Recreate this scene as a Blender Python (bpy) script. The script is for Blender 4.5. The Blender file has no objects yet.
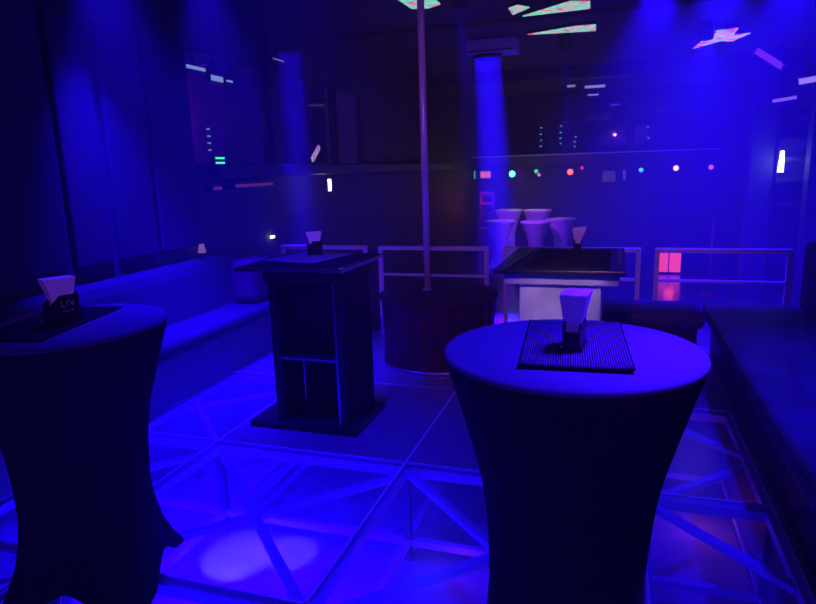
import bpy, bmesh, math, random
from mathutils import Vector, Matrix
random.seed(7)
C = bpy.context.scene.collection
S = bpy.context.scene
PI = math.pi

# ------------------------------------------------------------------ camera, world, exposure
cam_d = bpy.data.cameras.new('camera')
cam_d.sensor_fit = 'HORIZONTAL'; cam_d.sensor_width = 36.0
cam_d.lens = 630.0 / 816.0 * 36.0
cam_d.clip_start = 0.05; cam_d.clip_end = 100
cam = bpy.data.objects.new('camera', cam_d); C.objects.link(cam)
cam.matrix_world = (Matrix.Translation((0, 0, 1.63)) @ Matrix.Rotation(math.radians(18.4), 4, 'Z')
                    @ Matrix.Rotation(math.radians(90 - 11.9), 4, 'X') @ Matrix.Rotation(math.radians(-1.8), 4, 'Z'))
S.camera = cam
w = bpy.data.worlds.new('world'); S.world = w; w.use_nodes = True
w.node_tree.nodes['Background'].inputs[0].default_value = (0.012, 0.003, 0.05, 1)
w.node_tree.nodes['Background'].inputs[1].default_value = 1.0
S.view_settings.view_transform = 'Standard'; S.view_settings.look = 'None'
S.view_settings.exposure = 0.0; S.view_settings.gamma = 1.0; S.view_settings.use_curve_mapping = False

BLUE = (0.012, 0.0, 1.0)
UV = (0.09, 0.01, 1.0)
VIO = (0.50, 0.12, 0.75)

def look(o, loc, target):
    o.location = loc
    o.rotation_euler = (Vector(target) - Vector(loc)).to_track_quat('-Z', 'Y').to_euler()

def spot(loc, target, power, angle, blend=0.6, col=BLUE, size=0.04):
    d = bpy.data.lights.new('spot_light', 'SPOT'); d.energy = power; d.color = col
    d.spot_size = math.radians(angle); d.spot_blend = blend; d.shadow_soft_size = size
    o = bpy.data.objects.new('spot_light', d); C.objects.link(o); look(o, loc, target); return o

def area(loc, target, power, sx, sy, col):
    d = bpy.data.lights.new('area_light', 'AREA'); d.energy = power; d.color = col
    d.shape = 'RECTANGLE'; d.size = sx; d.size_y = sy
    o = bpy.data.objects.new('area_light', d); C.objects.link(o); look(o, loc, target); return o

def point(loc, power, col, size=0.05):
    d = bpy.data.lights.new('point_light', 'POINT'); d.energy = power; d.color = col; d.shadow_soft_size = size
    o = bpy.data.objects.new('point_light', d); C.objects.link(o); o.location = loc; return o

# stage spots (their fixtures are built below at the same places)
FIX = [((-3.18, 3.45, 3.2), (-3.05, 4.0, 0.2), 2300, 56, 1.0),    # two on the left, over the banquette
       ((-2.75, 3.95, 3.2), (-2.75, 4.5, 0.2), 2000, 50, 1.0),
       ((0.30, 6.5, 3.27), (0.25, 7.6, 0.0), 4200, 84, 1.0),       # three over the right railing
       ((0.80, 6.3, 3.27), (0.85, 7.6, 0.0), 4500, 84, 1.0),
       ((1.35, 6.5, 3.27), (1.45, 7.8, 0.0), 4200, 84, 1.0),
       ((-1.62, 6.9, 3.27), (-1.42, 7.1, 0.0), 2500, 16, 0.8),     # small one by the pole
       ((-0.75, 9.6, 3.2), (-0.65, 9.8, 0.0), 2600, 13, 1.0),      # faint beam middle
       ((1.0, 9.2, 3.12), (1.3, 10.8, 0.0), 1700, 85, 1.0)]        # far right wash
for l, t, p, a, b in FIX:
    spot(l, t, p, a, b)
# wide lensed lamps with near-parallel beams
def beam(loc, target, power, dia, spread):
    d = bpy.data.lights.new('beam_light', 'AREA'); d.shape = 'DISK'; d.size = dia; d.energy = power; d.color = BLUE
    d.spread = math.radians(spread)
    o = bpy.data.objects.new('beam_light', d); C.objects.link(o); look(o, loc, target); return o
BEAMS = [((-1.84, 9.50, 3.17), (-1.66, 9.50, 0.0), 230, 0.40, 12), ((-3.17, 6.02, 2.82), (-3.12, 6.02, 0.0), 40, 0.24, 12)]
for l, t, p, dd, sp in BEAMS: beam(l, t, p, dd, sp)
# wide wash from the ceiling onto tables and dance floor
spot((-1.5, 2.7, 3.3), (-1.7, 3.0, 0), 900, 56, 1.0)
spot((-2.3, 3.0, 3.2), (-1.82, 1.95, 1.1), 520, 22, 1.0)  # narrow spot added to brighten the left round tabletop
# lamp above the near round table
spot((0.75, 2.3, 3.2), (0.16, 1.76, 1.12), 1100, 22, 1.0, (0.06, 0.003, 1.0))
spot((0.4, 2.0, 3.25), (-0.12, 1.78, 1.12), 650, 34, 0.8, (0.02, 0.003, 1.0))  # broader spot added to brighten the table's left part
spot((-0.6, 0.2, 2.4), (-1.97, 1.8, 1.22), 26, 12, 0.8, VIO)  # violet spot added to brighten the napkins on the left table
# added violet spot behind the camera, brightening rails, pole and paper
spot((-0.2, 0.3, 3.0), (-1.0, 5.9, 1.15), 230, 48, 0.7, VIO)
# added weak fill from behind the camera, violet then blue
area((0.2, -1.2, 3.0), (-0.6, 3.0, 0.6), 5, 2.2, 1.0, VIO)
area((-0.2, -0.9, 2.6), (-0.5, 2.5, 0.8), 22, 2.0, 1.0, BLUE)
spot((1.25, 3.6, 3.25), (1.2, 3.5, 0.4), 900, 62, 1.0)  # blue spot added to lift the right banquette
# added narrow spot from the camera side, brightening the silvery table column
spot((0.5, 0.6, 2.6), (-0.28, 3.4, 0.92), 190, 10, 0.8, (0.75, 0.6, 0.65))

# ------------------------------------------------------------------ materials
def mat(name, col, rough=0.5, metal=0.0, spec=0.5, noise=0.0, scale=20.0, bump=0.0, em=None, es=0.0):
    m = bpy.data.materials.new(name); m.use_nodes = True
    nt = m.node_tree; b = nt.nodes['Principled BSDF']
    b.inputs['Base Color'].default_value = (*col, 1); b.inputs['Roughness'].default_value = rough
    b.inputs['Metallic'].default_value = metal; b.inputs['Specular IOR Level'].default_value = spec
    if noise or bump:
        tc = nt.nodes.new('ShaderNodeTexCoord'); n = nt.nodes.new('ShaderNodeTexNoise')
        n.inputs['Scale'].default_value = scale; n.inputs['Detail'].default_value = 4
        nt.links.new(tc.outputs['Object'], n.inputs['Vector'])
        if noise:
            r = nt.nodes.new('ShaderNodeValToRGB')
            r.color_ramp.elements[0].position = 0.3; r.color_ramp.elements[1].position = 0.7
            r.color_ramp.elements[0].color = (*[c * (1 - noise) for c in col], 1)
            r.color_ramp.elements[1].color = (*[min(1, c * (1 + noise)) for c in col], 1)
            nt.links.new(n.outputs['Fac'], r.inputs['Fac']); nt.links.new(r.outputs['Color'], b.inputs['Base Color'])
        if bump:
            bp = nt.nodes.new('ShaderNodeBump'); bp.inputs['Strength'].default_value = bump
            bp.inputs['Distance'].default_value = 0.01
            nt.links.new(n.outputs['Fac'], bp.inputs['Height']); nt.links.new(bp.outputs['Normal'], b.inputs['Normal'])
    if em:
        b.inputs['Emission Color'].default_value = (*em, 1); b.inputs['Emission Strength'].default_value = es
    return m

def glow(name, col, s):
    return mat(name, (0.05, 0.05, 0.05), em=col, es=s)

def screen_mat(name, cols, strength, scale=3.0):
    m = bpy.data.materials.new(name); m.use_nodes = True
    nt = m.node_tree; b = nt.nodes['Principled BSDF']
    b.inputs['Base Color'].default_value = (0.02, 0.02, 0.02, 1)
    tc = nt.nodes.new('ShaderNodeTexCoord'); n = nt.nodes.new('ShaderNodeTexNoise')
    n.inputs['Scale'].default_value = scale; n.inputs['Detail'].default_value = 3; n.inputs['Distortion'].default_value = 1.5
    nt.links.new(tc.outputs['Object'], n.inputs['Vector'])
    r = nt.nodes.new('ShaderNodeValToRGB'); r.color_ramp.interpolation = 'LINEAR'
    e = r.color_ramp.elements
    while len(e) < len(cols): e.new(0.5)
    for i, c in enumerate(cols):
        e[i].position = 0.38 + 0.24 * i / (len(cols) - 1); e[i].color = (*c, 1)
    nt.links.new(n.outputs['Fac'], r.inputs['Fac']); nt.links.new(r.outputs['Color'], b.inputs['Emission Color'])
    b.inputs['Emission Strength'].default_value = strength
    return m

def glass_mat(name, scatter, gloss_rough=0.03, tint=(0.85, 0.85, 0.95), scol=(0.55, 0.55, 0.7)):
    """clear, slightly dusty glass: lets light and sight through, mirrors by Fresnel"""
    m = bpy.data.materials.new(name); m.use_nodes = True
    nt = m.node_tree; nt.nodes.remove(nt.nodes['Principled BSDF']); out = nt.nodes['Material Output']
    t = nt.nodes.new('ShaderNodeBsdfTransparent'); t.inputs[0].default_value = (*tint, 1)
    g = nt.nodes.new('ShaderNodeBsdfGlossy'); g.inputs['Roughness'].default_value = gloss_rough
    d = nt.nodes.new('ShaderNodeBsdfDiffuse'); d.inputs[0].default_value = (*scol, 1)
    fr = nt.nodes.new('ShaderNodeFresnel'); fr.inputs[0].default_value = 1.5
    m1 = nt.nodes.new('ShaderNodeMixShader'); m2 = nt.nodes.new('ShaderNodeMixShader')
    tc = nt.nodes.new('ShaderNodeTexCoord'); n = nt.nodes.new('ShaderNodeTexNoise'); n.inputs['Scale'].default_value = 2.5
    n.inputs['Detail'].default_value = 5
    mr = nt.nodes.new('ShaderNodeMapRange'); mr.inputs['From Min'].default_value = 0.3; mr.inputs['From Max'].default_value = 0.7
    mr.inputs['To Min'].default_value = scatter * 0.6; mr.inputs['To Max'].default_value = scatter * 1.4
    nt.links.new(tc.outputs['Object'], n.inputs['Vector']); nt.links.new(n.outputs['Fac'], mr.inputs['Value'])
    nt.links.new(mr.outputs[0], m1.inputs[0]); nt.links.new(t.outputs[0], m1.inputs[1]); nt.links.new(d.outputs[0], m1.inputs[2])
    geo = nt.nodes.new('ShaderNodeNewGeometry')      # leaving the pane: no mirror (light passes straight on)
    inv = nt.nodes.new('ShaderNodeMath'); inv.operation = 'SUBTRACT'; inv.inputs[0].default_value = 1.0
    mul = nt.nodes.new('ShaderNodeMath'); mul.operation = 'MULTIPLY'
    nt.links.new(geo.outputs['Backfacing'], inv.inputs[1]); nt.links.new(fr.outputs[0], mul.inputs[0]); nt.links.new(inv.outputs[0], mul.inputs[1])
    nt.links.new(mul.outputs[0], m2.inputs[0]); nt.links.new(m1.outputs[0], m2.inputs[1]); nt.links.new(g.outputs[0], m2.inputs[2])
    nt.links.new(m2.outputs[0], out.inputs['Surface'])
    return m

M = {}
M['deck'] = mat('deck_panel', (0.16, 0.16, 0.2), 0.32, noise=0.12, scale=6)
M['pit'] = mat('pit_floor', (0.5, 0.5, 0.55), 0.6, noise=0.35, scale=3)
M['pit_dark'] = mat('pit_side', (0.12, 0.12, 0.15), 0.6)
M['hall_floor'] = mat('hall_floor', (0.09, 0.07, 0.09), 0.18, noise=0.2, scale=2)
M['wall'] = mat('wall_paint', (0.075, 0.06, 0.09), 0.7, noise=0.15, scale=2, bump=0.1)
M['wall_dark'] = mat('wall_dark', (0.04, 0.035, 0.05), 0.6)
M['panel'] = mat('upholstered_wall_panel', (0.055, 0.04, 0.06), 0.85, noise=0.15, scale=15, bump=0.2)
M['curtain'] = mat('plum_curtain', (0.3, 0.12, 0.3), 0.9, noise=0.3, scale=3)
M['ceiling'] = mat('ceiling_paint', (0.035, 0.03, 0.045), 0.8)
M['glass'] = glass_mat('floor_glass', 0.16, 0.2, (0.8, 0.8, 0.95), (0.35, 0.35, 0.6))
M['window'] = glass_mat('window_glass', 0.10, 0.02, (0.8, 0.75, 0.9), (0.25, 0.15, 0.35))
M['steel'] = mat('brushed_steel', (0.55, 0.55, 0.58), 0.3, 1.0, noise=0.1, scale=60)
M['truss'] = mat('painted_truss', (0.8, 0.75, 0.85), 0.45, 0.0)
M['chrome'] = mat('polished_steel', (0.8, 0.72, 0.8), 0.35, 0.25)
M['rail'] = mat('rail_steel', (0.85, 0.8, 0.88), 0.45, 0.3)
M['black_metal'] = mat('black_metal', (0.03, 0.03, 0.035), 0.35, 0.6)
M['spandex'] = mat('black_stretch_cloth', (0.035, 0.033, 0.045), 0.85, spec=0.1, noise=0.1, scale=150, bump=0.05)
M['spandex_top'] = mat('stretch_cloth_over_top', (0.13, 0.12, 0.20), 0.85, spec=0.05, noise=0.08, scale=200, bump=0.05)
M['rubber'] = mat('black_rubber', (0.16, 0.15, 0.2), 0.6, spec=0.4)
M['dark_rubber'] = mat('matt_black_rubber', (0.018, 0.018, 0.022), 0.9, spec=0.05)
M['acrylic'] = mat('black_acrylic', (0.012, 0.012, 0.015), 0.25)
M['paper'] = mat('white_paper', (0.92, 0.92, 0.95), 0.9, spec=0.1, noise=0.03, scale=30)
M['print'] = mat('pale_print', (0.4, 0.3, 0.45), 0.6)
M['black_gloss'] = mat('black_gloss_laminate', (0.02, 0.02, 0.025), 0.22, spec=0.3)
M['black_lam'] = mat('black_laminate', (0.02, 0.02, 0.025), 0.5, spec=0.25)
M['silver'] = mat('silver_laminate', (0.55, 0.52, 0.55), 0.5, 0.2, noise=0.2, scale=9)
M['leather'] = mat('dark_leatherette', (0.045, 0.045, 0.06), 0.7, noise=0.15, scale=12, bump=0.15)
M['leather_mottled'] = mat('mottled_leatherette', (0.06, 0.06, 0.08), 0.55, noise=0.45, scale=5, bump=0.1)  # strongly mottled lighter and darker
M['carpet'] = mat('stage_carpet', (0.035, 0.012, 0.02), 0.9, noise=0.2, scale=60)
M['red_skirt'] = mat('dark_red_skirt', (0.05, 0.008, 0.006), 0.4, noise=0.6, scale=8)
M['tile'] = mat('glossy_tile', (0.2, 0.2, 0.25), 0.25)
M['grout'] = mat('tile_grout', (0.35, 0.35, 0.4), 0.8)
M['white_cloth'] = mat('white_stretch_cloth', (0.85, 0.82, 0.85), 0.85, spec=0.1)
M['lamp_body'] = mat('lamp_housing', (0.03, 0.03, 0.035), 0.5)
M['soffit'] = mat('soffit_paint', (0.05, 0.04, 0.06), 0.5)

# ------------------------------------------------------------------ mesh helpers
class MB:
    def __init__(s): s.bm = bmesh.new()
    def box(s, x0, y0, z0, x1, y1, z1, bev=0.0, seg=2, rot=None):
        v = [s.bm.verts.new((x, y, z)) for x in (x0, x1) for y in (y0, y1) for z in (z0, z1)]
        fs = [(0, 1, 3, 2), (4, 6, 7, 5), (0, 4, 5, 1), (2, 3, 7, 6), (0, 2, 6, 4), (1, 5, 7, 3)]
        F = [s.bm.faces.new([v[i] for i in f]) for f in fs]
        if bev:
            e = list({e for f in F for e in f.edges})
            bmesh.ops.bevel(s.bm, geom=e, offset=bev, segments=seg, affect='EDGES', profile=0.5)
        if rot is not None:
            bmesh.ops.transform(s.bm, matrix=rot, verts=s.bm.verts[:])
        return s
    def tube(s, pts, r, n=10, caps=True):
        pts = [Vector(p) for p in pts]; rings = []
        for i, p in enumerate(pts):
            a = pts[max(i - 1, 0)]; b = pts[min(i + 1, len(pts) - 1)]
            d = (b - a).normalized()
            up = Vector((0, 0, 1)) if abs(d.z) < 0.95 else Vector((1, 0, 0))
            u = d.cross(up).normalized(); v = d.cross(u)
            rr = r[i] if isinstance(r, (list, tuple)) else r
            rings.append([s.bm.verts.new(p + (u * math.cos(2 * PI * k / n) + v * math.sin(2 * PI * k / n)) * rr) for k in range(n)])
        for a, b in zip(rings, rings[1:]):
            for k in range(n):
                f = s.bm.faces.new([a[k], a[(k + 1) % n], b[(k + 1) % n], b[k]]); f.smooth = True
        if caps:
            s.bm.faces.new(rings[0][::-1]); s.bm.faces.new(rings[-1])
        return s
    def bar(s, a, b, w_, h_):
        """square-section bar from a to b"""
        a, b = Vector(a), Vector(b); d = (b - a).normalized()
        up = Vector((0, 0, 1)) if abs(d.z) < 0.95 else Vector((0, 1, 0))
        u = d.cross(up).normalized() * w_ / 2; v = u.normalized().cross(d) * h_ / 2
        A = [s.bm.verts.new(p + i * u + j * v) for p in (a, b) for i, j in ((-1, -1), (1, -1), (1, 1), (-1, 1))]
        for f in ((3, 2, 1, 0), (4, 5, 6, 7), (0, 1, 5, 4), (1, 2, 6, 5), (2, 3, 7, 6), (3, 0, 4, 7)):
            s.bm.faces.new([A[i] for i in f])
        return s
    def lathe(s, prof, n=48, fn=None, cx=0, cy=0):
        rings = []
        for i, (r, z) in enumerate(prof):
            ring = []
            for k in range(n):
                t = 2 * PI * k / n
                rr, zz = (fn(i, t, r, z) if fn else (r, z))
                ring.append(s.bm.verts.new((cx + rr * math.cos(t), cy + rr * math.sin(t), zz)))
            rings.append(ring)
        for a, b in zip(rings, rings[1:]):
            for k in range(n):
                f = s.bm.faces.new([a[k], a[(k + 1) % n], b[(k + 1) % n], b[k]]); f.smooth = True
        return rings
    def cap(s, ring): s.bm.faces.new(ring)
    def prism(s, poly, z0, z1):
        a = [s.bm.verts.new((x, y, z0)) for x, y in poly]; b = [s.bm.verts.new((x, y, z1)) for x, y in poly]
        s.bm.faces.new(a[::-1]); s.bm.faces.new(b)
        n = len(poly)
        for k in range(n): s.bm.faces.new([a[k], a[(k + 1) % n], b[(k + 1) % n], b[k]])
        return s
    def build(s, name, m, parent=None, smooth=False):
        bmesh.ops.recalc_face_normals(s.bm, faces=s.bm.faces[:])
        me = bpy.data.meshes.new(name); s.bm.to_mesh(me); s.bm.free()
        me.materials.append(m)
        if smooth:
            for p in me.polygons: p.use_smooth = True
        o = bpy.data.objects.new(name, me); C.objects.link(o); o.parent = parent
        return o

def thing(name, label, cat, loc=(0, 0, 0), rz=0.0, group=None):
    o = bpy.data.objects.new(name, None); C.objects.link(o); o.empty_display_size = 0.1
    o.location = loc; o.rotation_euler = (0, 0, rz)
    return tag(o, label, cat, group)
def tag(o, label, cat, group=None):
    o['label'] = label; o['category'] = cat
    if group: o['group'] = group
    return o
def struct(o): o['kind'] = 'structure'; return o
def copy_tree(o, loc, rz=None, label=None):
    def rec(src, par):
        c = src.copy(); C.objects.link(c); c.parent = par
        for ch in src.children: rec(ch, c)
        return c
    r = rec(o, None); r.location = loc
    if rz is not None: r.rotation_euler = (0, 0, rz)
    if label: r['label'] = label
    return r

# ------------------------------------------------------------------ platform: opaque deck, glass floor, pit
G = 1.235                       # floor grid
GX = [-3.03, -2.33, -1.09, 0.17, 0.76]          # seams running away from the camera
GY = [0.66, 1.9, 3.14, 4.38]
# opaque deck around the glass field, cut in panels like the glass
def deck(x0, y0, x1, y1, name='floor'):
    return struct(MB().box(x0 + .003, y0 + .003, -0.06, x1 - .003, y1 - .003, 0.0, 0.004, 1).build(name, M['deck']))
deck(-2.33, 3.14, -1.09, 4.38); deck(-1.09, 3.14, 0.17, 4.38)
deck(-3.6, 4.38, -2.33, 5.98); deck(-2.33, 4.38, -1.09, 5.98); deck(-1.09, 4.38, 0.17, 5.98); deck(0.17, 4.38, 1.9, 5.98)
deck(-3.6, -1.0, 1.9, 0.66); deck(0.76, 0.66, 1.9, 4.38); deck(-3.6, 0.66, -3.03, 4.38)
struct(MB().box(-3.6, -1.0, -0.72, 1.9, 5.98, -0.62).build('floor_pit', M['pit']))
struct(MB().box(-3.6, 5.92, -0.62, 1.9, 5.98, -0.06).build('floor_edge', M['pit_dark']))
struct(MB().box(1.84, -1.0, -0.62, 1.9, 5.92, -0.06).build('floor_edge', M['pit_dark']))
struct(MB().box(-3.09, 0.6, -0.62, -3.03, 4.44, -0.06).build('floor_edge', M['pit_dark']))
struct(MB().box(-3.03, 4.38, -0.62, 0.82, 4.44, -0.06).build('floor_edge', M['pit_dark']))
struct(MB().box(0.76, 0.6, -0.62, 0.82, 4.38, -0.06).build('floor_edge', M['pit_dark']))
cells = [(i, j) for j in range(3) for i in range(4)]
for i, j in cells:
    x0, x1, y0, y1 = GX[i], GX[i + 1], GY[j], GY[j + 1]
    if j == 2 and i in (1, 2): continue
    struct(MB().box(x0 + .006, y0 + .006, -0.022, x1 - .006, y1 - .006, 0.0).build('floor_glass', M['glass']))
    # crossed braces just under the glass and the lower chords in the pit
    X0 = x0 if i != 0 else x1 - G
    X1 = x1 if i != 3 else x0 + G
    def clip(ax, ay, bx, by):
        t0, t1 = 0.0, 1.0
        lo, hi = x0 + .02, x1 - .02
        dx = bx - ax
        ts = sorted(((lo - ax) / dx, (hi - ax) / dx)); t0 = max(0, ts[0]); t1 = min(1, ts[1])
        return (ax + dx * t0, ay + (by - ay) * t0), (ax + dx * t1, ay + (by - ay) * t1)
    for (ax, ay, bx, by), zz in (((X0, y1, X1, y0), -0.055), ((X0, y0, X1, y1), -0.085)):
        p, q = clip(ax, ay, bx, by)
        struct(MB().bar((*p, zz), (*q, zz), 0.042, 0.03).build('floor_brace', M['truss']))
for k, gx in enumerate(GX):
    struct(MB().bar((gx, 0.66, -0.052), (gx, 4.38, -0.052), 0.055, 0.05).build('floor_beam', M['truss']))
    struct(MB().bar((gx, 0.66, -0.5), (gx, 4.38, -0.5), 0.04, 0.04).build('floor_beam', M['truss']))
    struct(MB().box(gx - .006, 0.66, -0.016, gx + .006, 4.38, -0.001).build('floor_seam', M['chrome']))
for gy in GY:
    struct(MB().bar((-3.03, gy, -0.052), (0.76, gy, -0.052), 0.055, 0.05).build('floor_beam', M['truss']))
    struct(MB().bar((-3.03, gy, -0.5), (0.76, gy, -0.5), 0.04, 0.04).build('floor_beam', M['truss']))
    struct(MB().box(-3.03, gy - .006, -0.016, 0.76, gy + .006, -0.001).build('floor_seam', M['chrome']))
    for gx in GX[1:]:
        struct(MB().bar((gx, gy, -0.62), (gx, gy, -0.07), 0.045, 0.045).build('floor_post', M['pit_dark']))
# lamps in the pit
for l, t, p, a in (((-2.0, 2.6, -0.14), (-2.08, 2.86, -0.62), 26, 46), ((-1.72, 2.85, -0.14), (-1.80, 3.0, -0.62), 12, 40)):
    spot(l, t, p, a, 0.5, (0.22, 0.09, 1.0), 0.02)
for x, y, p in ( (-0.75, 2.1, 7), (-0.3, 1.3, 2), (0.45, 2.2, .3), (0.45, 3.6, 0.1)):
    point((x, y, -0.3), p, BLUE, 0.12)
for x, y, sx, sy, p in ((-1.71, 2.52, 1.0, 1.0, 60), (-2.68, 2.52, .5, 1.0, 30), (-1.71, 1.28, 1.0, 1.0, 36), (-2.68, 1.28, .5, 1.0, 12), (-2.68, 3.76, .5, 1.0, 1.2)):
    area((x, y, -0.13), (x, y + 1e-4, -1), p, sx, sy, BLUE)
point((-0.75, 3.0, -0.45), 0.2, (1, 0.05, 0.25), 0.05)
point((0.55, 3.9, -0.45), 0.5, (1, 0.12, 0.25), 0.05)

# ------------------------------------------------------------------ hall shell
struct(MB().box(-3.6, 5.98, -0.82, 3.4, 17.2, -0.72).build('floor_hall', M['hall_floor']))
struct(MB().box(-3.72, -1.0, -0.82, -3.6, 17.2, 1.66).build('wall_left', M['wall']))
struct(MB().box(-3.72, -1.0, 1.66, -3.6, 4.86, 3.4).build('wall_left_near', M['wall']))
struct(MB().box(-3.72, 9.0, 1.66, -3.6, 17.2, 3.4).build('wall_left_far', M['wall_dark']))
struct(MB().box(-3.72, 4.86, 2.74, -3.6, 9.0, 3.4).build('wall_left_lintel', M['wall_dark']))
struct(MB().box(-4.5, 4.8, 1.4, -4.4, 9.4, 3.0).build('wall_left_beyond_glass', M['curtain']))
struct(MB().box(3.3, 5.98, -0.72, 3.4, 17.2, 3.4).build('wall_right', M['wall']))
struct(MB().box(1.9, -1.0, -0.72, 2.0, 5.98, 3.4).build('wall_right_near', M['wall']))
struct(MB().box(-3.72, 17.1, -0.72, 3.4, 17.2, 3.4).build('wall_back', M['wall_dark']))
struct(MB().box(-3.72, -1.0, 3.4, 3.4, 17.2, 3.5).build('ceiling', M['ceiling']))
# upholstered panels on the left wall
for y0, y1 in ((3.42, 3.76), (3.84, 4.26), (4.32, 4.84)):
    struct(MB().box(-3.6, y0, 1.02, -3.545, y1, 2.72, 0.012, 2).build('wall_panel', M['panel']))
struct(MB().box(-3.6, 1.6, 1.02, -3.55, 3.36, 2.9, 0.012, 2).build('wall_panel', M['wall_dark']))
# windows in the left wall: glass behind frames, sill ledge below
for k, (y0, y1) in enumerate(((4.86, 6.24), (6.36, 7.95), (8.03, 9.0))):
    fr = MB(); f = 0.04
    fr.box(-3.66, y0, 1.7, -3.6, y1, 1.7 + f); fr.box(-3.66, y0, 2.7, -3.6, y1, 2.74)
    fr.box(-3.66, y0, 1.74, -3.6, y0 + f, 2.7); fr.box(-3.66, y1 - f, 1.74, -3.6, y1, 2.7)
    o = struct(fr.build('window_%d' % (k + 1), M['black_metal']))
    MB().box(-3.645, y0 + f, 1.74, -3.635, y1 - f, 2.7).build('glass', M['window'], o)
struct(MB().box(-3.66, 6.24, 1.66, -3.54, 6.36, 3.4).build('wall_left_pillar', M['wall_dark']))
struct(MB().box(-3.6, 4.86, 1.6, -3.3, 13.2, 1.72, 0.01, 1).build('trim_1', M['soffit']))
# back wall: soffit with ledge, windows with mullions above
struct(MB().box(-3.6, 16.32, 1.66, 2.2, 17.1, 1.88, 0.01, 1).build('trim_2', M['soffit']))
struct(MB().box(-3.6, 16.30, 1.86, 2.2, 16.32, 1.885).build('trim_3', M['rail']))
for k, (x0, x1) in enumerate(((-3.5, -1.72), (-1.62, 0.22), (0.32, 1.7))):
    fr = MB(); f = 0.05
    fr.box(x0, 17.02, 1.9, x1, 17.1, 1.9 + f); fr.box(x0, 17.02, 3.3, x1, 17.1, 3.36)
    fr.box(x0, 17.02, 1.95, x0 + f, 17.1, 3.3); fr.box(x1 - f, 17.02, 1.95, x1, 17.1, 3.3)
    o = struct(fr.build('window_%d' % (k + 4), M['black_metal']))
    MB().box(x0 + f, 17.05, 1.95, x1 - f, 17.06, 3.3).build('glass', M['window'], o)
    MB().box(x0 + f, 17.08, 1.95, x1 - f, 17.095, 3.3).build('blind', M['panel'], o)
# right-hand column and wall units
struct(MB().box(2.28, 13.0, -0.72, 2.66, 13.4, 3.4).build('wall_column', M['wall']))
struct(MB().box(3.02, 12.2, -0.72, 3.3, 12.5, 3.4).build('wall_column', M['wall']))
# ceiling beam
struct(MB().box(-3.6, 8.2, 3.34, 3.3, 8.5, 3.4).build('ceiling_beam', M['ceiling']))
struct(MB().box(-3.6, 12.6, 3.2, 3.3, 12.9, 3.4).build('ceiling_beam', M['ceiling']))

# ------------------------------------------------------------------ round cocktail tables
def cover_mesh(foot_ang, foot_r=0.36):
    m = MB(); zs = [1.098, 1.085, 1.06, 1.0, .95, .9, .85, .8, .75, .7, .62, .52, .4, .3, .2, .14, .08, .03]
    rs = [.366, .373, .366, .347, .332, .316, .302, .287, .274, .263, .252, .245, .243, .252, .272, .292, .318, .345]
    n = 72
    def fn(i, t, r, z):
        c = abs(math.cos(2 * (t - foot_ang)))               # 1 at the feet, 0 between
        low = max(0.0, 1 - z / 0.6)
        star = c ** 3
        f = low ** 1.5
        r2 = r * (1 - 0.20 * f * (1 - star)) * (1 + 0.06 * f * star)
        arch = 0.13 * (1 - c ** 1.3)
        zz = z if z > 0.35 else arch + (z / 0.35) * (0.35 - arch)
        return r2, zz
    rings = m.lathe(list(zip(rs, zs)), n, fn)
    return m
def cocktail_table(loc, foot_ang, label, cloth_group):
    t = thing('cocktail_table', label, 'table', loc)
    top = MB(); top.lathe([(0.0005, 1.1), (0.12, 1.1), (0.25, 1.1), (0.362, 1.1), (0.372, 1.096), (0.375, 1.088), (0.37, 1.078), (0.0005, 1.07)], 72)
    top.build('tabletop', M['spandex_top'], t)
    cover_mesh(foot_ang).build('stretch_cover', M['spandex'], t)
    p = MB(); p.tube([(0, 0, 0.05), (0, 0, 1.07)], 0.03, 16); p.build('pole', M['black_metal'], t)
    for k in range(4):
        a = foot_ang + k * PI / 2
        f = MB(); f.bar((0, 0, 0.05), (0.33 * math.cos(a), 0.33 * math.sin(a), 0.03), 0.035, 0.025)
        f.tube([(0.33 * math.cos(a), 0.33 * math.sin(a), 0.0), (0.33 * math.cos(a), 0.33 * math.sin(a), 0.03)], 0.022, 12)
        f.build('foot', M['black_metal'], t)
    return t
TL = (-1.975, 1.79); TR = (-0.108, 1.775)
cocktail_table((*TL, 0), math.radians(66), 'round high table in black stretch cover at the left edge, flaring to a foot', None)
cocktail_table((*TR, 0), math.radians(30), 'round high table in black stretch cover with brightly lit blue top', None).scale = (0.962, 0.962, 1.0182)

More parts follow.
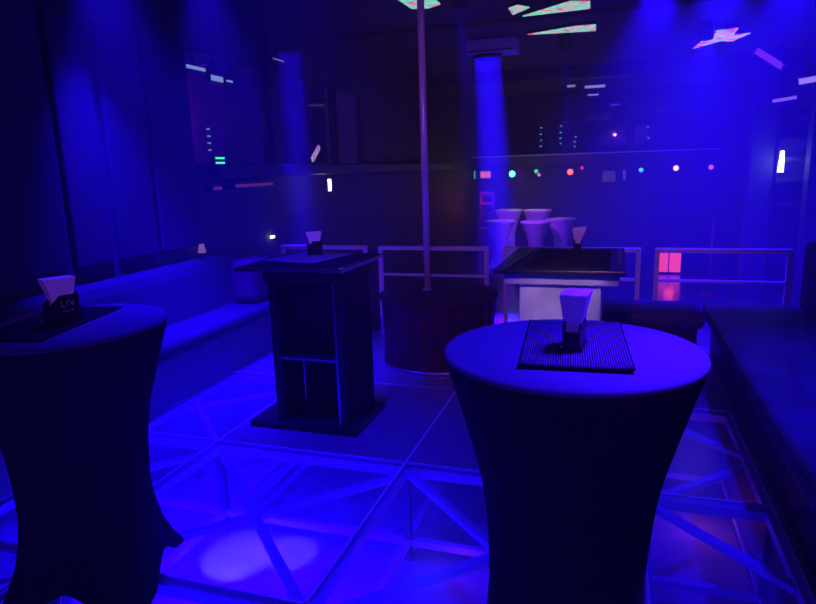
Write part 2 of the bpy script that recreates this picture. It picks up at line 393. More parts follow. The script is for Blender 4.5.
# ------------------------------------------------------------------ ridged bar mats
def bar_mat(loc, rz, w_, d_, label, ribs=True, m='rubber', curl=0.0, h=0.006):
    t = thing('bar_mat', label, 'mat', loc, rz)
    b = MB()
    n = 24
    V = []
    for lay in (0, 1):
        for i in range(n + 1):
            for j in range(7):
                u = i / n; v = j / 6
                z = curl * max(0, abs(u - .5) * 2 - .6) ** 2 * 6 + curl * 0.8 * (1 - v) ** 4
                V.append(b.bm.verts.new(((u - .5) * w_, (v - .5) * d_, z + lay * h)))
    idx = lambda l, i, j: V[l * (n + 1) * 7 + i * 7 + j]
    for i in range(n):
        for j in range(6):
            b.bm.faces.new([idx(0, i, j), idx(0, i, j + 1), idx(0, i + 1, j + 1), idx(0, i + 1, j)])
            b.bm.faces.new([idx(1, i, j), idx(1, i + 1, j), idx(1, i + 1, j + 1), idx(1, i, j + 1)])
        for j in (0, 6):
            b.bm.faces.new([idx(0, i, j), idx(0, i + 1, j), idx(1, i + 1, j), idx(1, i, j)])
    for j in range(6):
        for i in (0, n):
            b.bm.faces.new([idx(0, i, j), idx(0, i, j + 1), idx(1, i, j + 1), idx(1, i, j)])
    b.build('base_sheet', M['dark_rubber'], t)
    if ribs:
        r = MB(); k = 44
        for i in range(k):
            u = (i + .5) / k
            x = (u - .5) * w_ * 0.97
            pts = []
            for j in range(7):
                v = j / 6
                z = curl * max(0, abs(u - .5) * 2 - .6) ** 2 * 6 + curl * 0.8 * (1 - v) ** 4 + h
                pts.append((x, (v - .5) * d_ * 0.97, z))
            r.tube(pts, w_ / k * 0.30, 6)
        r.build('ribbing', M[m], t)['kind'] = 'stuff'
    return t
bar_mat((-0.10, 1.81, 1.122), math.radians(4), 0.285, 0.50, 'ridged black rubber mat on the bright blue round table', True, 'rubber', 0.004)
bar_mat((-2.02, 1.78, 1.101), math.radians(14), 0.28, 0.53, 'flat black rubber mat on the round table at the left edge', False)

# ------------------------------------------------------------------ napkin holders
def napkin_holder(loc, rz, label, variant=0, lettering=False, s=1.0, fan=0.0):
    t = thing('napkin_holder', label, 'napkin holder', loc, rz)
    # holder: footplate and two upright plates with sloping shoulders, open slot between
    b = MB()
    w_ = 0.055 if variant == 0 else 0.036
    b.box(-w_, -0.028, 0, w_, 0.034, 0.008)
    for y0, y1 in ((-0.022, -0.016), (0.022, 0.028)):
        hL = 0.055 if y0 < 0 else 0.07
        a = [b.bm.verts.new(p) for p in ((-w_, y0, .004), (w_, y0, .004), (w_, y0, .108), (-w_ * .1, y0, .108), (-w_, y0, hL))]
        c = [b.bm.verts.new((v.co.x, y1, v.co.z)) for v in a]
        b.bm.faces.new(a[::-1]); b.bm.faces.new(c)
        for k in range(5): b.bm.faces.new([a[k], a[(k + 1) % 5], c[(k + 1) % 5], c[k]])
    for x in (-w_, w_ - .006):
        b.box(x, -0.018, 0.004, x + 0.006, 0.024, 0.055)
    b.build('holder', M['acrylic'], t)
    # fan of napkins: narrow at the slot, wide at the top
    p = MB(); N = 6
    for k in range(N):
        y = -0.012 + k * 0.0055
        lean = (k - 2.5) * 0.004 - fan * (5.5 - k) / 5.5
        zt = 0.165 + 0.0008 * math.sin(k * 2.1)
        zl = [(0.012, -.028, .028), (0.075, -.034, .036), (0.125, -.048, .044), (zt, -.060 + .0004 * k, .052)]
        fr = []
        for z, xa, xb in zl:
            yy = y + lean * max(0, z / .16 * 1.6 - .6 * min(1, fan * 50))
            fr.append([p.bm.verts.new(q) for q in ((xa * w_ / .055, yy, z), (xb * w_ / .055, yy, z), (xb * w_ / .055, yy + .0054 + (.003 + fan * .34) * (z / .16), z), (xa * w_ / .055, yy + .0054 + (.003 + fan * .34) * (z / .16), z))])
        for A, B in zip(fr, fr[1:]):
            for q in range(4): p.bm.faces.new([A[q], A[(q + 1) % 4], B[(q + 1) % 4], B[q]])
        p.bm.faces.new(fr[0][::-1]); p.bm.faces.new(fr[-1])
    p.build('napkins', M['paper'], t)
    if lettering:
        for txt, sz, z, x in (('LIV', 0.036, 0.055, 0.014), ('CLUB', 0.015, 0.036, 0.014)):
            cu = bpy.data.curves.new('lettering', 'FONT'); cu.body = txt; cu.size = sz; cu.extrude = 0.0006
            cu.align_x = 'CENTER'; cu.space_character = 1.1
            o = bpy.data.objects.new('lettering_tmp', cu); C.objects.link(o)
            bpy.context.view_layer.update()
            me = bpy.data.meshes.new_from_object(o); bpy.data.objects.remove(o)
            me.materials.clear(); me.materials.append(M['print'])
            q = bpy.data.objects.new('lettering', me); C.objects.link(q); q.parent = t
            q.location = (x, -0.0225, z); q.rotation_euler = (PI / 2, 0, 0)
    t.scale = (s, s, s)
    return t
napkin_holder((-1.975, 1.80, 1.109), math.radians(66), 'black lettered napkin holder with a fan of white napkins on the left round table', 0, True)
napkin_holder((-0.095, 1.75, 1.133), math.radians(84), 'slim black napkin holder with glowing white napkins on the bright blue round table', 0, s=.94, fan=.011)

# ------------------------------------------------------------------ pedestal tables
def pedestal_left():
    t = thing('pedestal_table', 'black square pedestal table on a base plate, behind and between the two round tables', 'table')
    MB().box(-2.25, 3.38, 0.0, -1.49, 3.90, 0.04, 0.006, 1).build('base_plate', M['black_gloss'], t)
    for x, y in ((-2.03, 3.44), (-1.59, 3.44), (-2.03, 3.84), (-1.58, 3.84)):
        MB().box(x - .028, y - .028, 0.035, x + .028, y + .028, 1.0, 0.003, 1).build('leg', M['black_gloss'], t)
    MB().box(-2.0, 3.42, 0.465, -1.62, 3.8, 0.485, .002, 1).build('shelf', M['black_gloss'], t)
    MB().box(-1.568, 3.47, 0.04, -1.558, 3.81, 1.0).build('side_panel', M['black_lam'], t)
    MB().box(-2.058, 3.47, 0.04, -2.048, 3.79, 1.0).build('side_panel', M['black_lam'], t)
    MB().box(-2.0, 3.60, 0.487, -1.62, 3.61, 1.0).build('inner_panel', M['black_lam'], t)
    MB().box(-2.0, 3.80, 0.04, -1.80, 3.81, 0.46).build('back_panel', M['black_lam'], t)
    MB().box(-2.08, 3.40, 0.965, -1.54, 3.90, 1.04, 0.004, 1).build('apron', M['black_lam'], t)
    MB().box(-2.24, 3.34, 1.04, -1.52, 4.04, 1.068, 0.006, 2).build('tabletop', M['black_gloss'], t)
    MB().box(-2.24, 3.332, 1.045, -1.52, 3.34, 1.063).build('bright_edge', M['steel'], t)  # steel strips added for the bright highlight along the tabletop edges
    MB().box(-1.52, 3.332, 1.045, -1.512, 4.04, 1.063).build('bright_edge', M['steel'], t)
    MB().box(-2.0, 3.412, 0.468, -1.62, 3.42, 0.482).build('shelf_highlight', M['steel'], t)  # strip added for the highlight on the shelf's front edge
    MB().box(-1.615, 3.406, 0.06, -1.602, 3.412, 1.0).build('edge_strip', M['steel'], t)
    return t
pedestal_left()
bar_mat((-1.89, 3.70, 1.069), math.radians(3), 0.60, 0.60, 'large black rubber mat lying askew on the black pedestal table', False)
bar_mat((-1.90, 3.72, 1.0765), math.radians(-10), 0.42, 0.50, 'upper rubber mat stacked on the mat of the black pedestal table', True, 'rubber', 0.002)
def ped_right():
    t = thing('pedestal_table', 'pedestal table with black top and silvery column, behind the bright blue round table', 'table')
    MB().box(-0.62, 3.38, 0.0, 0.1, 4.0, 0.035, 0.006, 1).build('base_plate', M['black_gloss'], t)
    MB().box(-0.49, 3.42, 0.035, -0.06, 3.9, 1.0, 0.004, 1).build('column', M['silver'], t)
    MB().box(-0.57, 3.38, 1.0, 0.03, 4.2, 1.065, 0.005, 1).build('apron', M['silver'], t)
    MB().box(-0.62, 3.32, 1.065, 0.06, 4.28, 1.09, 0.006, 2).build('tabletop', M['black_gloss'], t)
    MB().bar((-0.56, 3.40, 1.092), (-0.50, 4.2, 1.092), 0.02, 0.004).build('inlay_strip', M['rubber'], t)
    MB().bar((0.03, 3.60, 1.092), (0.03, 4.2, 1.092), 0.02, 0.004).build('inlay_strip', M['rubber'], t)
    return t
ped_right()
bar_mat((-0.24, 3.75, 1.091), 0, 0.44, 0.76, 'black rubber mat on the pedestal table with the silvery column', False)
napkin_holder((-1.92, 3.82, 1.086), math.radians(30), 'napkin holder with blue-lit napkins on the black pedestal table', 0, s=0.92)
napkin_holder((-0.22, 4.05, 1.098), math.radians(100), 'napkin holder with leaning napkins on the pedestal table with silvery column', 1, s=0.9, fan=.03)

# ------------------------------------------------------------------ round stage and pole
t = thing('round_stage', 'low round dance stage with dark red sides in front of the railing', 'stage', (-1.42, 5.10, 0))
m = MB(); r = m.lathe([(0.0005, .60), (.25, .60), (.49, .60), (.505, .59), (.505, .565), (.49, .555), (0.0005, .555)], 64)
m.build('deck', M['carpet'], t)
m = MB()
def wav(i, th, r, z): return r + 0.008 * math.sin(th * 26), z
m.lathe([(.485, .555), (.47, .35), (.465, .15), (.475, 0.0)], 156, wav); m.build('skirt', M['red_skirt'], t)
m = MB(); m.lathe([(.478, 0.0), (.485, 0.0), (.485, .03), (.478, .03)], 64); m.build('bright_edge', M['steel'], t)
t = thing('dance_pole', 'tall chrome dance pole rising from the round stage to the ceiling', 'pole', (-1.53, 5.15, 0.6))
MB().tube([(0, 0, 0.0), (0, 0, 2.8)], 0.029, 24).build('pole_tube', M['chrome'], t)
m = MB(); m.lathe([(.0005, .010), (.04, .010), (.045, .0), (.0005, 0.0)], 32); m.build('floor_flange', M['chrome'], t)
m = MB(); m.lathe([(.0005, 2.8), (.08, 2.8), (.075, 2.78), (.0005, 2.775)], 32); m.build('ceiling_flange', M['chrome'], t)

# ------------------------------------------------------------------ railings
def railing(x0, x1, label):
    t = thing('railing', label, 'railing', ((x0 + x1) / 2, 5.80, 0), group='steel railings at the platform edge')
    h = (x1 - x0) / 2
    for s in (-1, 1):
        p = MB(); p.box(s * h - .02, -.02, 0.0, s * h + .02, .02, 0.86, 0.003, 1); p.build('post', M['rail'], t)
    MB().box(-h - .02, -.022, 0.86, h + .02, .022, 0.90, 0.004, 1).build('top_rail', M['rail'], t)
    MB().box(-h + .02, -.013, 0.605, h - .02, .013, 0.63, 0.003, 1).build('lower_rail', M['rail'], t)
railing(-3.28, -2.36, 'steel railing section behind the black pedestal table')
railing(-2.20, -1.14, 'steel railing section behind the round stage')
railing(-0.96, 0.20, 'steel railing section behind the silvery pedestal table')
railing(0.35, 1.36, 'steel railing section at the right with a red glow behind')

# ------------------------------------------------------------------ banquettes
t = thing('banquette', 'long dark banquette with tiled base along the left wall', 'banquette')
MB().box(-3.55, 1.2, 0.0, -3.02, 5.62, 0.36).build('base', M['tile'], t)
for k in range(6):
    pass
g = MB()
for k in range(12): g.box(-3.0195, 1.4 + k * .36, 0.0, -3.0165, 1.406 + k * .36, 0.36)
for z in (0.12, 0.24): g.box(-3.0195, 1.2, z, -3.0165, 5.6, z + .005)
g.build('tile_joints', M['grout'], t)['kind'] = 'stuff'
MB().box(-3.40, 1.2, 0.34, -2.98, 5.62, 0.47, 0.06, 4).build('seat', M['leather'], t)
m = MB()
sec = [(-3.59, .36), (-3.36, .36), (-3.47, .80), (-3.50, .86), (-3.54, .90), (-3.59, .90)]
va = [m.bm.verts.new((x, 1.2, z)) for x, z in sec]; vb = [m.bm.verts.new((x, 5.62, z)) for x, z in sec]
m.bm.faces.new(va); m.bm.faces.new(vb[::-1])
for k in range(6): m.bm.faces.new([va[k], vb[k], vb[(k + 1) % 6], va[(k + 1) % 6]])
m.build('backrest', M['leather'], t)
t = thing('banquette', 'wide dark banquette with mottled seat running along the right side', 'banquette')
MB().box(0.80, 1.0, 0.0, 1.86, 5.7, 0.34).build('base', M['black_lam'], t)
MB().box(0.72, 1.0, 0.33, 1.45, 5.72, 0.46, 0.04, 3).build('seat', M['leather_mottled'], t)
MB().box(1.42, 1.0, 0.33, 1.88, 5.7, 0.98, 0.06, 3).build('backrest', M['leather'], t)
t = thing('banquette', 'short dark banquette against the railing, right of the silvery pedestal table', 'banquette')
MB().box(-0.04, 5.25, 0.0, 0.64, 5.72, 0.34).build('base', M['black_lam'], t)
MB().box(-0.08, 5.20, 0.33, 0.69, 5.74, 0.46, 0.05, 3).build('seat', M['leather'], t)

# ------------------------------------------------------------------ far hall: white cocktail tables
def white_table(loc, label):
    t = thing('white_cocktail_table', label, 'table', loc, random.random(), 'white covered high tables in the lower hall')
    m = MB(); m.lathe([(0.0005, 1.12), (.2, 1.12), (.335, 1.12), (.345, 1.11), (.345, 1.09)], 40); m.build('tabletop', M['white_cloth'], t)
    m = MB(); m.lathe([(.345, 1.09), (.30, 1.0), (.235, .85), (.18, .7), (.15, .5), (.15, .35), (.19, .18), (.26, .03)], 40)
    m.build('stretch_cover', M['white_cloth'], t)
    m = MB(); m.lathe([(.0005, .03), (.27, .03), (.28, .0), (.0005, 0.0)], 32); m.build('base', M['black_metal'], t)
    return t
for x, y, lab in ((-2.55, 14.6, 'white covered high table standing leftmost in the lower hall'),
                  (-1.71, 14.4, 'frontmost white covered high table in the middle of the lower hall'),
                  (-1.20, 15.1, 'white covered high table standing rightmost in the lower hall'),
                  (-2.55, 15.9, 'pale covered high table behind the leftmost white one'),
                  (-1.82, 15.7, 'pale covered high table just behind the frontmost white one')):
    tb = white_table((x, y, -0.72), lab)
    if y > 15.5: tb.scale = (1.0, 1.0, 1.15)
spot((-1.9, 12.9, 1.6), (-1.9, 15.0, 0.2), 260, 48, 0.8, (0.22, 0.02, 1.0))  # added violet spot brightening the white tables
point((-2.0, 15.5, 1.15), 6.0, (0.75, 0.6, 0.12), 0.05)  # added yellow light tinting the rear table tops
point((-1.1, 15.5, 1.3), 1.2, (1.0, 0.35, 0.2), 0.05)
t = thing('bar_stool', 'tall red ladder-back bar stool left of the white high tables', 'stool', (-3.05, 15.6, -0.72), 0.15)
red_metal = mat('red_metal', (0.35, 0.03, 0.05), 0.3, 0.5)
for sx in (-1, 1):
    MB().bar((sx * .16, .14, 0), (sx * .15, .16, 1.75), .035, .035).build('rear_leg', red_metal, t)
    MB().bar((sx * .18, -.18, 0), (sx * .16, -.14, .8), .035, .035).build('front_leg', red_metal, t)
for z in (1.2, 1.45, 1.7): MB().bar((-.15, .155, z), (.15, .155, z), .03, .05).build('back_slat', red_metal, t)
MB().box(-.2, -.18, .8, .2, .18, .86, .02, 2).build('seat', red_metal, t)
point((-3.05, 15.0, 0.8), 3.0, (1, 0.1, 0.2), 0.05)  # added red light bringing out the stool

# ------------------------------------------------------------------ coloured lamps under the soffit
def par_lamp(loc, col, label, r=0.045, s=30, lights=0.0, double=None):
    t = thing('effect_lamp', label, 'lamp', loc, group='coloured effect lamps under the soffit')
    m = MB(); m.tube([(0, 0.16, 0), (0, 0.02, 0)], [r * .8, r * 1.25], 16); m.build('housing', M['lamp_body'], t)
    m = MB(); m.bar((0, .1, r), (0, .1, 1.66 - loc[2]), .02, .02); m.build('bracket', M['lamp_body'], t)
    m = MB(); m.lathe([(.0005, 0.0), (r * .7, 0.0), (r, -.006)], 20)
    o = m.build('lens', glow('lens_glow', col, s), t); o.rotation_euler = (PI / 2, 0, 0); o.location = (0, 0.012, 0)
    if lights: point((loc[0], loc[1] - .12, loc[2]), lights, col, 0.04)
par_lamp((-2.54, 16.3, 1.43), (0.05, 1.0, 0.25), 'bright green lamp under the soffit', .075, 9, .6)
par_lamp((-1.94, 16.3, 1.48), (0.02, 0.55, 0.25), 'dim green lamp right of the bright green one', .05, 1.6, 0.6)
par_lamp((-1.86, 16.25, 1.39), (0.75, 0.1, 0.8), 'small violet lamp just below the dim green one', .04, 1.6, 0)
par_lamp((-1.11, 16.3, 1.44), (1.0, 0.06, 0.02), 'bright red lamp in the middle of the soffit', .07, 5, 1.5)
par_lamp((-0.83, 16.3, 1.53), (0.8, 0.02, 0.06), 'dim red lamp right of the bright red one', .04, 1.2, 0.5)
par_lamp((0.53, 16.3, 1.44), (0.03, 0.25, 1.0), 'blue lamp right of all the red lamps', .05, 3.5, 0.3)
par_lamp((1.30, 16.3, 1.46), (1.0, 0.35, 0.12), 'orange lamp between the blue and the violet lamps at right', .06, 3.0, 0.4)
par_lamp((2.05, 16.3, 1.46), (0.5, 0.06, 0.9), 'violet lamp furthest right in the row', .055, 1.6, 0.3)
def panel_lamp(name, label, cat, loc, sx, sz, m, depth=.05, ry=0.0, rz=0.0, group=None):
    t = thing(name, label, cat, loc, rz, group); t.rotation_euler = (0, ry, rz)
    MB().box(-sx / 2 - .02, 0, -sz / 2 - .02, sx / 2 + .02, depth, sz / 2 + .02, .005, 1).build('casing', M['lamp_body'], t)
    MB().box(-sx / 2, -.008, -sz / 2, sx / 2, .0, sz / 2).build('screen', m, t)
    return t
orange_scr = screen_mat('red_orange_screen', [(.5, .02, .02), (1, .12, .03), (1, .3, .05), (.8, .02, .1)], .8, 14)
panel_lamp('wall_screen', 'small red and orange screen left of the green lamp', 'screen', (-3.22, 16.3, 1.43), .26, .17, orange_scr)
panel_lamp('wall_screen', 'narrow green lit strip left of the red screen', 'screen', (-3.50, 16.3, 1.43), .03, .2, glow('green_strip', (0.03, 0.6, 0.3), 1.0))
panel_lamp('wall_screen', 'dull grey violet monitor right of the red lamps', 'screen', (-0.20, 16.6, 1.30), .30, .26, glow('dull_screen', (0.12, 0.05, 0.12), .4))
panel_lamp('wall_screen', 'small pale monitor strip right of the dull monitor', 'screen', (0.16, 16.6, 1.32), .06, .24, glow('dull_strip', (0.08, 0.03, 0.10), 1.0))

# ------------------------------------------------------------------ red glowing cabinet, stand
t = thing('glass_front_cabinet', 'small cabinet glowing red behind the right railing', 'cabinet', (1.10, 14.3, -0.72))
MB().box(-.27, .0, 0, .27, .5, .60, .01, 1).build('body', M['black_lam'], t)
redm = glow('red_backlit_glass', (1.0, 0.06, 0.0), 0.95)
for s in (-1, 1):
    d = MB().box(.012 if s > 0 else -.235, -.012, .04, .235 if s > 0 else -.012, .0, .48).build('door', redm, t)
MB().box(-.235, -.010, .50, .235, .0, .555).build('top_panel', glow('red_top_glass', (0.8, 0.05, 0.05), 0.7), t)
point((1.1, 13.9, -.35), 1.2, (1, .06, .03), .1)
t = thing('microphone_stand', 'thin dark red stand behind the right railing', 'stand', (1.60, 12.0, -0.72))
MB().tube([(0, 0, .02), (0, 0, 1.22)], .016, 10).build('upright', red_metal, t)
m = MB(); m.lathe([(.0005, .03), (.13, .02), (.14, 0), (.0005, 0)], 24); m.build('base', red_metal, t)
MB().tube([(0, 0, 1.22), (.0, -.04, 1.3)], .028, 10).build('microphone', red_metal, t)
point((1.75, 11.6, .2), .6, (1, .08, .3), .05)

# ------------------------------------------------------------------ right back unit with lit tube
t = thing('shelving_unit', 'dark open shelving unit beside the right column', 'shelving', (2.95, 12.9, -0.72))
for x in (-.27, .25): MB().box(x, 0, 0, x + .02, .3, 3.2).build('side_panel', M['black_lam'], t)
for z in (.9, 1.5, 1.92, 2.28, 2.6, 3.0): MB().box(-.25, 0, z, .25, .3, z + .07).build('shelf', M['panel'], t)
MB().box(-.25, .28, 0, .25, .30, 3.2).build('back_panel', M['wall_dark'], t)
t = thing('tube_lamp', 'short upright white tube lamp shining at the right column', 'lamp', (2.73, 12.832, 1.38))
MB().tube([(0, 0, 0), (.01, 0, .36)], [.05, .03], 12).build('tube', glow('white_tube', (0.75, 0.9, 1.0), 9), t)
MB().box(-.03, .04, .0, .03, .07, .36).build('backplate', M['lamp_body'], t)
point((2.7, 12.7, 1.6), 2.0, (0.12, 0.08, 1.0), .05)
t = thing('tube_lamp', 'short upright white tube lamp glowing under the left ledge', 'lamp', (-3.34, 7.15, 1.40))
MB().tube([(0, 0, 0), (0, 0, .14)], .018, 12).build('tube', glow('white_tube_left', (1.0, 0.95, 0.8), 6), t)
MB().box(-.035, -.012, -.01, -.018, .012, .2).build('backplate', M['lamp_body'], t)
point((-3.25, 7.1, 1.46), 0.5, (1.0, .95, .75), .02).data.energy = .2
t = thing('tilted_screen', 'small tilted multicoloured screen standing on the left ledge', 'screen', (-3.38, 6.83, 1.72))
rain = screen_mat('rainbow_screen', [(.9, .9, .1), (.9, .1, .8), (.1, .3, 1), (.9, .9, 1)], .55, 12)
MB().bar((0, 0, 0), (0, -.05, .07), .03, .02).build('foot', M['lamp_body'], t)
MB().bar((.01, -.05, .05), (.01, .15, .20), .02, .055).build('screen', rain, t)
t = thing('level_display', 'two-bar green display on the left ledge', 'display', (-3.42, 5.03, 1.72))
grn = glow('green_bar', (0.05, 0.9, 0.35), 1.4)
MB().box(-.06, -.08, -.0, -.005, .08, .085).build('casing', M['lamp_body'], t)
for z in (.01, .052): MB().box(-.004, -.065, z, .004, .065, z + .016).build('light_bar', grn, t)
for y0, y1, z, lab in ((5.36, 6.05, 1.52, 'long violet strip light below the left ledge'), (5.00, 5.12, 1.51, 'short violet strip light below the left ledge')):
    t = thing('strip_light', lab, 'lamp', (-3.50, (y0 + y1) / 2, z))
    h = (y1 - y0) / 2
    MB().box(-.1, -h, -.03, -.002, h, .04).build('housing', M['lamp_body'], t)
    MB().box(0.0, -h, -.012, .012, h, .016).build('diffuser', glow('violet_tube', (0.25, 0.03, 0.40), 0.32), t)
point((-4.0, 5.9, 2.2), 2.5, (0.35, 0.05, 0.6), .1)  # added lights behind the left windows, giving the panes their purple wash
point((-4.1, 7.2, 2.2), .5, (0.15, 0.04, 0.7), .1)
t = thing('indicator_lamp', 'tiny white lamp low on the left wall above the railing', 'lamp', (-3.58, 6.1, 0.95))
MB().box(0, -.035, -.014, .02, .035, .014).build('lens', glow('indicator', (1, .95, .7), 2.5), t)
t = thing('table_lamp', 'small cream shaded lamp on the end of the left banquette', 'lamp', (-3.54, 4.80, .90))
MB().tube([(0, 0, 0), (0, 0, .06)], .012, 8).build('stem', M['lamp_body'], t)
m = MB(); m.lathe([(.036, .05), (.022, .13)], 16); m.build('shade', glow('cream_shade', (.5, .22, .25), .35), t)

t = thing('cushion', 'dark reddish cushion on the far end of the left banquette', 'cushion', (-3.18, 5.05, .472))
MB().box(-.14, -.2, 0, .12, .2, .40, .07, 4).build('cover', mat('dark_red_cloth', (.10, .03, .05), .8, noise=.4, scale=9), t)
MB().tube([(-.03, -.14, .40), (-.03, .14, .40)], .006, 8).build('piping', red_metal, t)

# ------------------------------------------------------------------ ceiling: screens, fixtures
hol = screen_mat('iridescent_screen', [(.9, .1, .35), (.8, .55, .6), (.1, .75, .55), (.4, .9, .8), (.9, .3, .3)], .9, 2.6)
hol2 = screen_mat('pink_screen', [(.4, .05, .6), (.9, .15, .3), (.6, .5, .7), (.1, .6, .7), (.9, .1, .6)], 1.0, 3.0)
hols = hol
def ceiling_screen(poly, z, label, m):
    cx = sum(p[0] for p in poly) / len(poly); cy = sum(p[1] for p in poly) / len(poly)
    t = thing('ceiling_screen', label, 'screen', (cx, cy, z), group='colourful screens on the ceiling')
    big = [((x - cx) * 1.03, (y - cy) * 1.03) for x, y in poly]
    MB().prism([(x - cx, y - cy) for x, y in poly], 0, .012).build('screen', m, t)
    MB().prism(big, .012, .05).build('casing', M['lamp_body'], t)
    MB().bar((0, 0, .05), (0, 0, 3.4 - z), .03, .03).build('hanger', M['lamp_body'], t)
ceiling_screen([(-2.17, 6.3), (-2.15, 6.90), (-1.98, 6.95), (-1.82, 6.85), (-1.83, 6.2)], 3.3, 'iridescent screen panel at the top of the dance pole', hol)
ceiling_screen([(-1.19, 7.35), (-1.19, 7.66), (-0.97, 7.41), (-1.08, 7.26)], 3.3, 'small teal screen panel, leftmost of the group right of the pole', hol)
ceiling_screen([(-1.10, 7.79), (-0.35, 7.75), (-0.34, 7.43), (-0.54, 7.34)], 3.3, 'long teal screen panel near the top edge right of the pole', hol)
ceiling_screen([(-1.18, 8.86), (-0.33, 9.02), (-0.32, 8.65), (-0.57, 8.64)], 3.3, 'narrow teal and pink screen panel below the long teal one', hol)
ceiling_screen([(1.03, 11.13), (1.35, 10.62), (1.52, 10.75), (1.66, 10.2), (1.45, 10.25), (1.44, 9.75), (1.16, 9.8)], 3.3, 'star-shaped pink and teal screen panel at the upper right', hol2)
pale = glow('pale_plate', (0.35, 0.30, 0.75), .8)
pale_l = glow('pale_plate_left', (0.30, 0.42, 0.85), .6)
vio = glow('violet_plate', (0.22, 0.03, 0.65), .7)
# glowing bars; those by the left window stand for reflected ceiling fixtures
for loc, sx, sz, m_, rz, lab in (
        ((-3.36, 4.71, 2.505), .25, .026, pale_l, PI / 2, 'long pale bar of reflected light before the left window'),
        ((-3.36, 5.0, 2.455), .17, .045, pale_l, PI / 2, 'thick pale bar of reflected light before the left window, right of the long one'),
        ((-3.36, 5.19, 2.455), .09, .016, pale_l, PI / 2, 'tiny pale bar of reflected light right of the thick one'),
        ((-3.36, 6.12, 2.77), .22, .012, glow('dim_plate', (.25, .2, .3), .6), PI / 2, 'thin dim glowing bar at the left pillar top'),
        ((-0.50, 14.0, 3.16), .40, .05, pale, 0, 'pale glowing bar on the far ceiling beam')):
    t = panel_lamp('glow_bar', lab, 'lamp', loc, sx, sz, m_, .04, rz=rz)
    MB().bar((0, .02, sz / 2 + .02), (0, .02, 3.4 - loc[2]), .012, .012).build('hanger', M['lamp_body'], t)
for loc, sx, sz, m_, lab in (
        ((-0.96, 13.9, 3.19), .16, .04, pale, 'small pale glowing bar left on the far ceiling'),
        ((-0.55, 14.5, 3.05), .22, .03, pale, 'thin pale glowing bar below the others on the far ceiling'),
        ((-0.1, 14.2, 2.80), .16, .02, vio, 'violet glowing bar low on the far right windows'),
        ((2.84, 12.0, 2.82), .28, .09, glow('pale_right', (.4, .25, .8), .9), 'large pale violet glowing bar at the right edge'),
        ((2.50, 11.9, 2.54), .34, .05, glow('pale_right_low', (.3, .12, .8), .8), 'slim pale violet glowing bar below the large one at the right edge')):
    t = panel_lamp('glow_bar', lab, 'lamp', loc, sx, sz, m_, .04, ry=-.12 if loc[0] > 1 else 0)
    MB().bar((0, .02, sz / 2 + .02), (0, .02, 3.4 - loc[2]), .012, .012).build('hanger', M['lamp_body'], t)
t = panel_lamp('glow_bar', 'slanting violet glowing bar high at the upper right', 'lamp', (2.30, 12.25, 3.22), .5, .10, vio, .05, ry=.62)
# ceiling boxes
t = thing('air_conditioner', 'violet-lit box unit hanging below the ceiling right of the pole', 'air conditioner', (-1.75, 9.3, 3.20))
MB().box(-.35, 0, 0, .35, .4, .19, .01, 1).build('body', mat('box_unit', (.6, .45, .6), .6, noise=.2, scale=8), t)
MB().box(-.32, -.006, .02, .32, .0, .04).build('vent_slot', M['lamp_body'], t)
t = thing('air_conditioner', 'long low ceiling unit above the far windows', 'air conditioner', (-0.4, 13.0, 3.25))
MB().box(-.6, 0, 0, .55, .5, .15, .03, 2).build('body', mat('long_unit', (.30, .2, .32), .5), t)
MB().box(-.5, -.006, .04, .45, .0, .06).build('vent_slot', M['lamp_body'], t)
t = panel_lamp('glow_bar', 'small pink indicator light on the long ceiling unit', 'lamp', (-0.72, 12.97, 3.30), .06, .03, glow('pinkdot', (.9, .4, .7), 1.0), .01)

for (l, tg, p, dd, sp), lab in zip(BEAMS, ('wide stage lamp under the violet-lit box unit', 'wide stage lamp beside the left pillar')):
    t = thing('stage_lamp', lab, 'lamp', l)
    m = MB(); m.lathe([(dd / 2, -.02), (dd / 2 + .012, -.02), (dd / 2 + .012, .015), (dd / 4, .028), (.0005, .028)], 32); m.build('housing', M['lamp_body'], t)
    MB().bar((0, 0, .028), (0, 0, (3.4 if l[1] < 9 else 3.2) - l[2]), .03, .03).build('hanger', M['lamp_body'], t)
def fixture(loc, target, label):
    t = thing('stage_spotlight', label, 'spotlight', loc, group='stage spotlights under the ceiling')
    q = (Vector(target) - Vector(loc)).to_track_quat('-Z', 'Y').to_matrix().to_4x4()
    m = MB(); m.lathe([(.08, .1), (.085, .0), (.09, .02), (.09, .16), (.06, .22), (.0005, .23)], 24)
    bmesh.ops.transform(m.bm, matrix=q, verts=m.bm.verts[:]); m.build('housing', M['lamp_body'], t)
    m = MB(); m.lathe([(.0005, .10), (.075, .10), (.082, .11), (.0005, .11)], 24)
    bmesh.ops.transform(m.bm, matrix=q, verts=m.bm.verts[:]); m.build('lens', glow('spot_lens', (.25, .15, 1), 2), t)
    for sx in (-.1, .1): MB().bar((sx, 0, .05), (sx, 0, 3.4 - loc[2]), .015, .02).build('yoke_arm', M['lamp_body'], t)
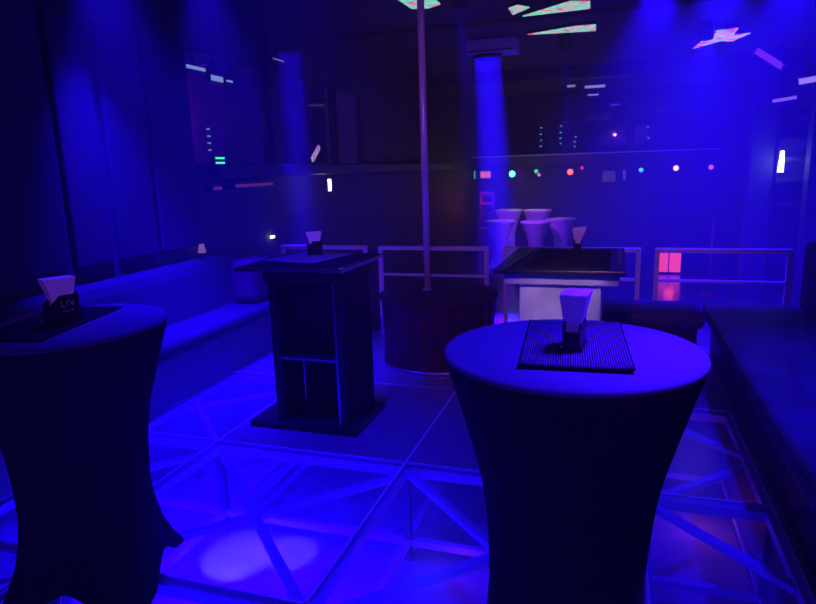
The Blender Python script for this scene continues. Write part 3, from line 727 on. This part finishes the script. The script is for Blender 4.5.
labs = ['stage spotlight above the left banquette, close to the wall', 'stage spotlight above the left banquette, further from the wall', 'left one of three stage spotlights over the right railing', 'middle one of three stage spotlights over the right railing', 'right one of three stage spotlights over the right railing', 'bright stage spotlight just right of the pole top',
        'stage spotlight over the middle of the lower hall', 'stage spotlight over the right of the lower hall']
for (l, tg, p, a, b), lab in zip(FIX, labs):
    fixture((l[0], l[1], l[2] + .0), tg, lab)

# small glowing blue dots added for LED lights reflected in the far windows
blu = glow('blue_led', (.15, .35, .9), .9)
for x, zs, lab in ((-1.89, (2.56, 2.4, 2.25, 2.1), 'string of pale blue dots for reflected lights left of the window mullion'),
                   (-1.40, (2.58, 2.42, 2.28, 2.15), 'string of pale blue dots for reflected lights right of the window mullion'),
                   (-1.05, (2.30, 2.18, 2.06), 'short string of pale blue dots for lights reflected in the middle window'),
                   (0.66, (2.45, 2.2), 'pair of pale blue dots for lights reflected in the right-hand window')):
    t = thing('light_dots', lab, 'lights', (x, 16.9, 3.38))
    MB().tube([(0, 0, 0), (0, 0, zs[-1] - 3.38)], .004, 6).build('cord', M['lamp_body'], t)
    for z in zs:
        j = random.uniform(-.02, .02); MB().box(-.02 + j, -.02, z - 3.38 - .012, .02 + j + abs(j), .02, z - 3.38 + .012, .006, 1).build('light_dot', blu, t)
t = thing('light_dots', 'string of pale blue lights in the left window', 'lights', (-3.45, 4.93, 3.38))
MB().tube([(0, 0, 0), (0, 0, -1.55)], .003, 6).build('cord', M['lamp_body'], t)
for z in (2.03, 1.97, 1.91, 1.85): MB().box(-.01, -.015, z - 3.388, .01, .02, z - 3.372, .004, 1).build('light_dot', glow('dim_led', (.2, .25, .6), .6), t)

# ------------------------------------------------------------------ haze
hz = bpy.data.materials.new('stage_haze'); hz.use_nodes = True
nt = hz.node_tree; nt.nodes.remove(nt.nodes['Principled BSDF'])
v = nt.nodes.new('ShaderNodeVolumeScatter'); v.inputs['Color'].default_value = (.9, .9, .95, 1); v.inputs['Density'].default_value = 0.019
v.inputs['Anisotropy'].default_value = 0.1
nt.links.new(v.outputs[0], nt.nodes['Material Output'].inputs['Volume'])
o = MB().box(-3.59, -0.9, 0.02, 3.29, 17.0, 3.39).build('haze', hz); o['kind'] = 'stuff'
tag(o, 'thin blue stage haze filling the room', 'haze')
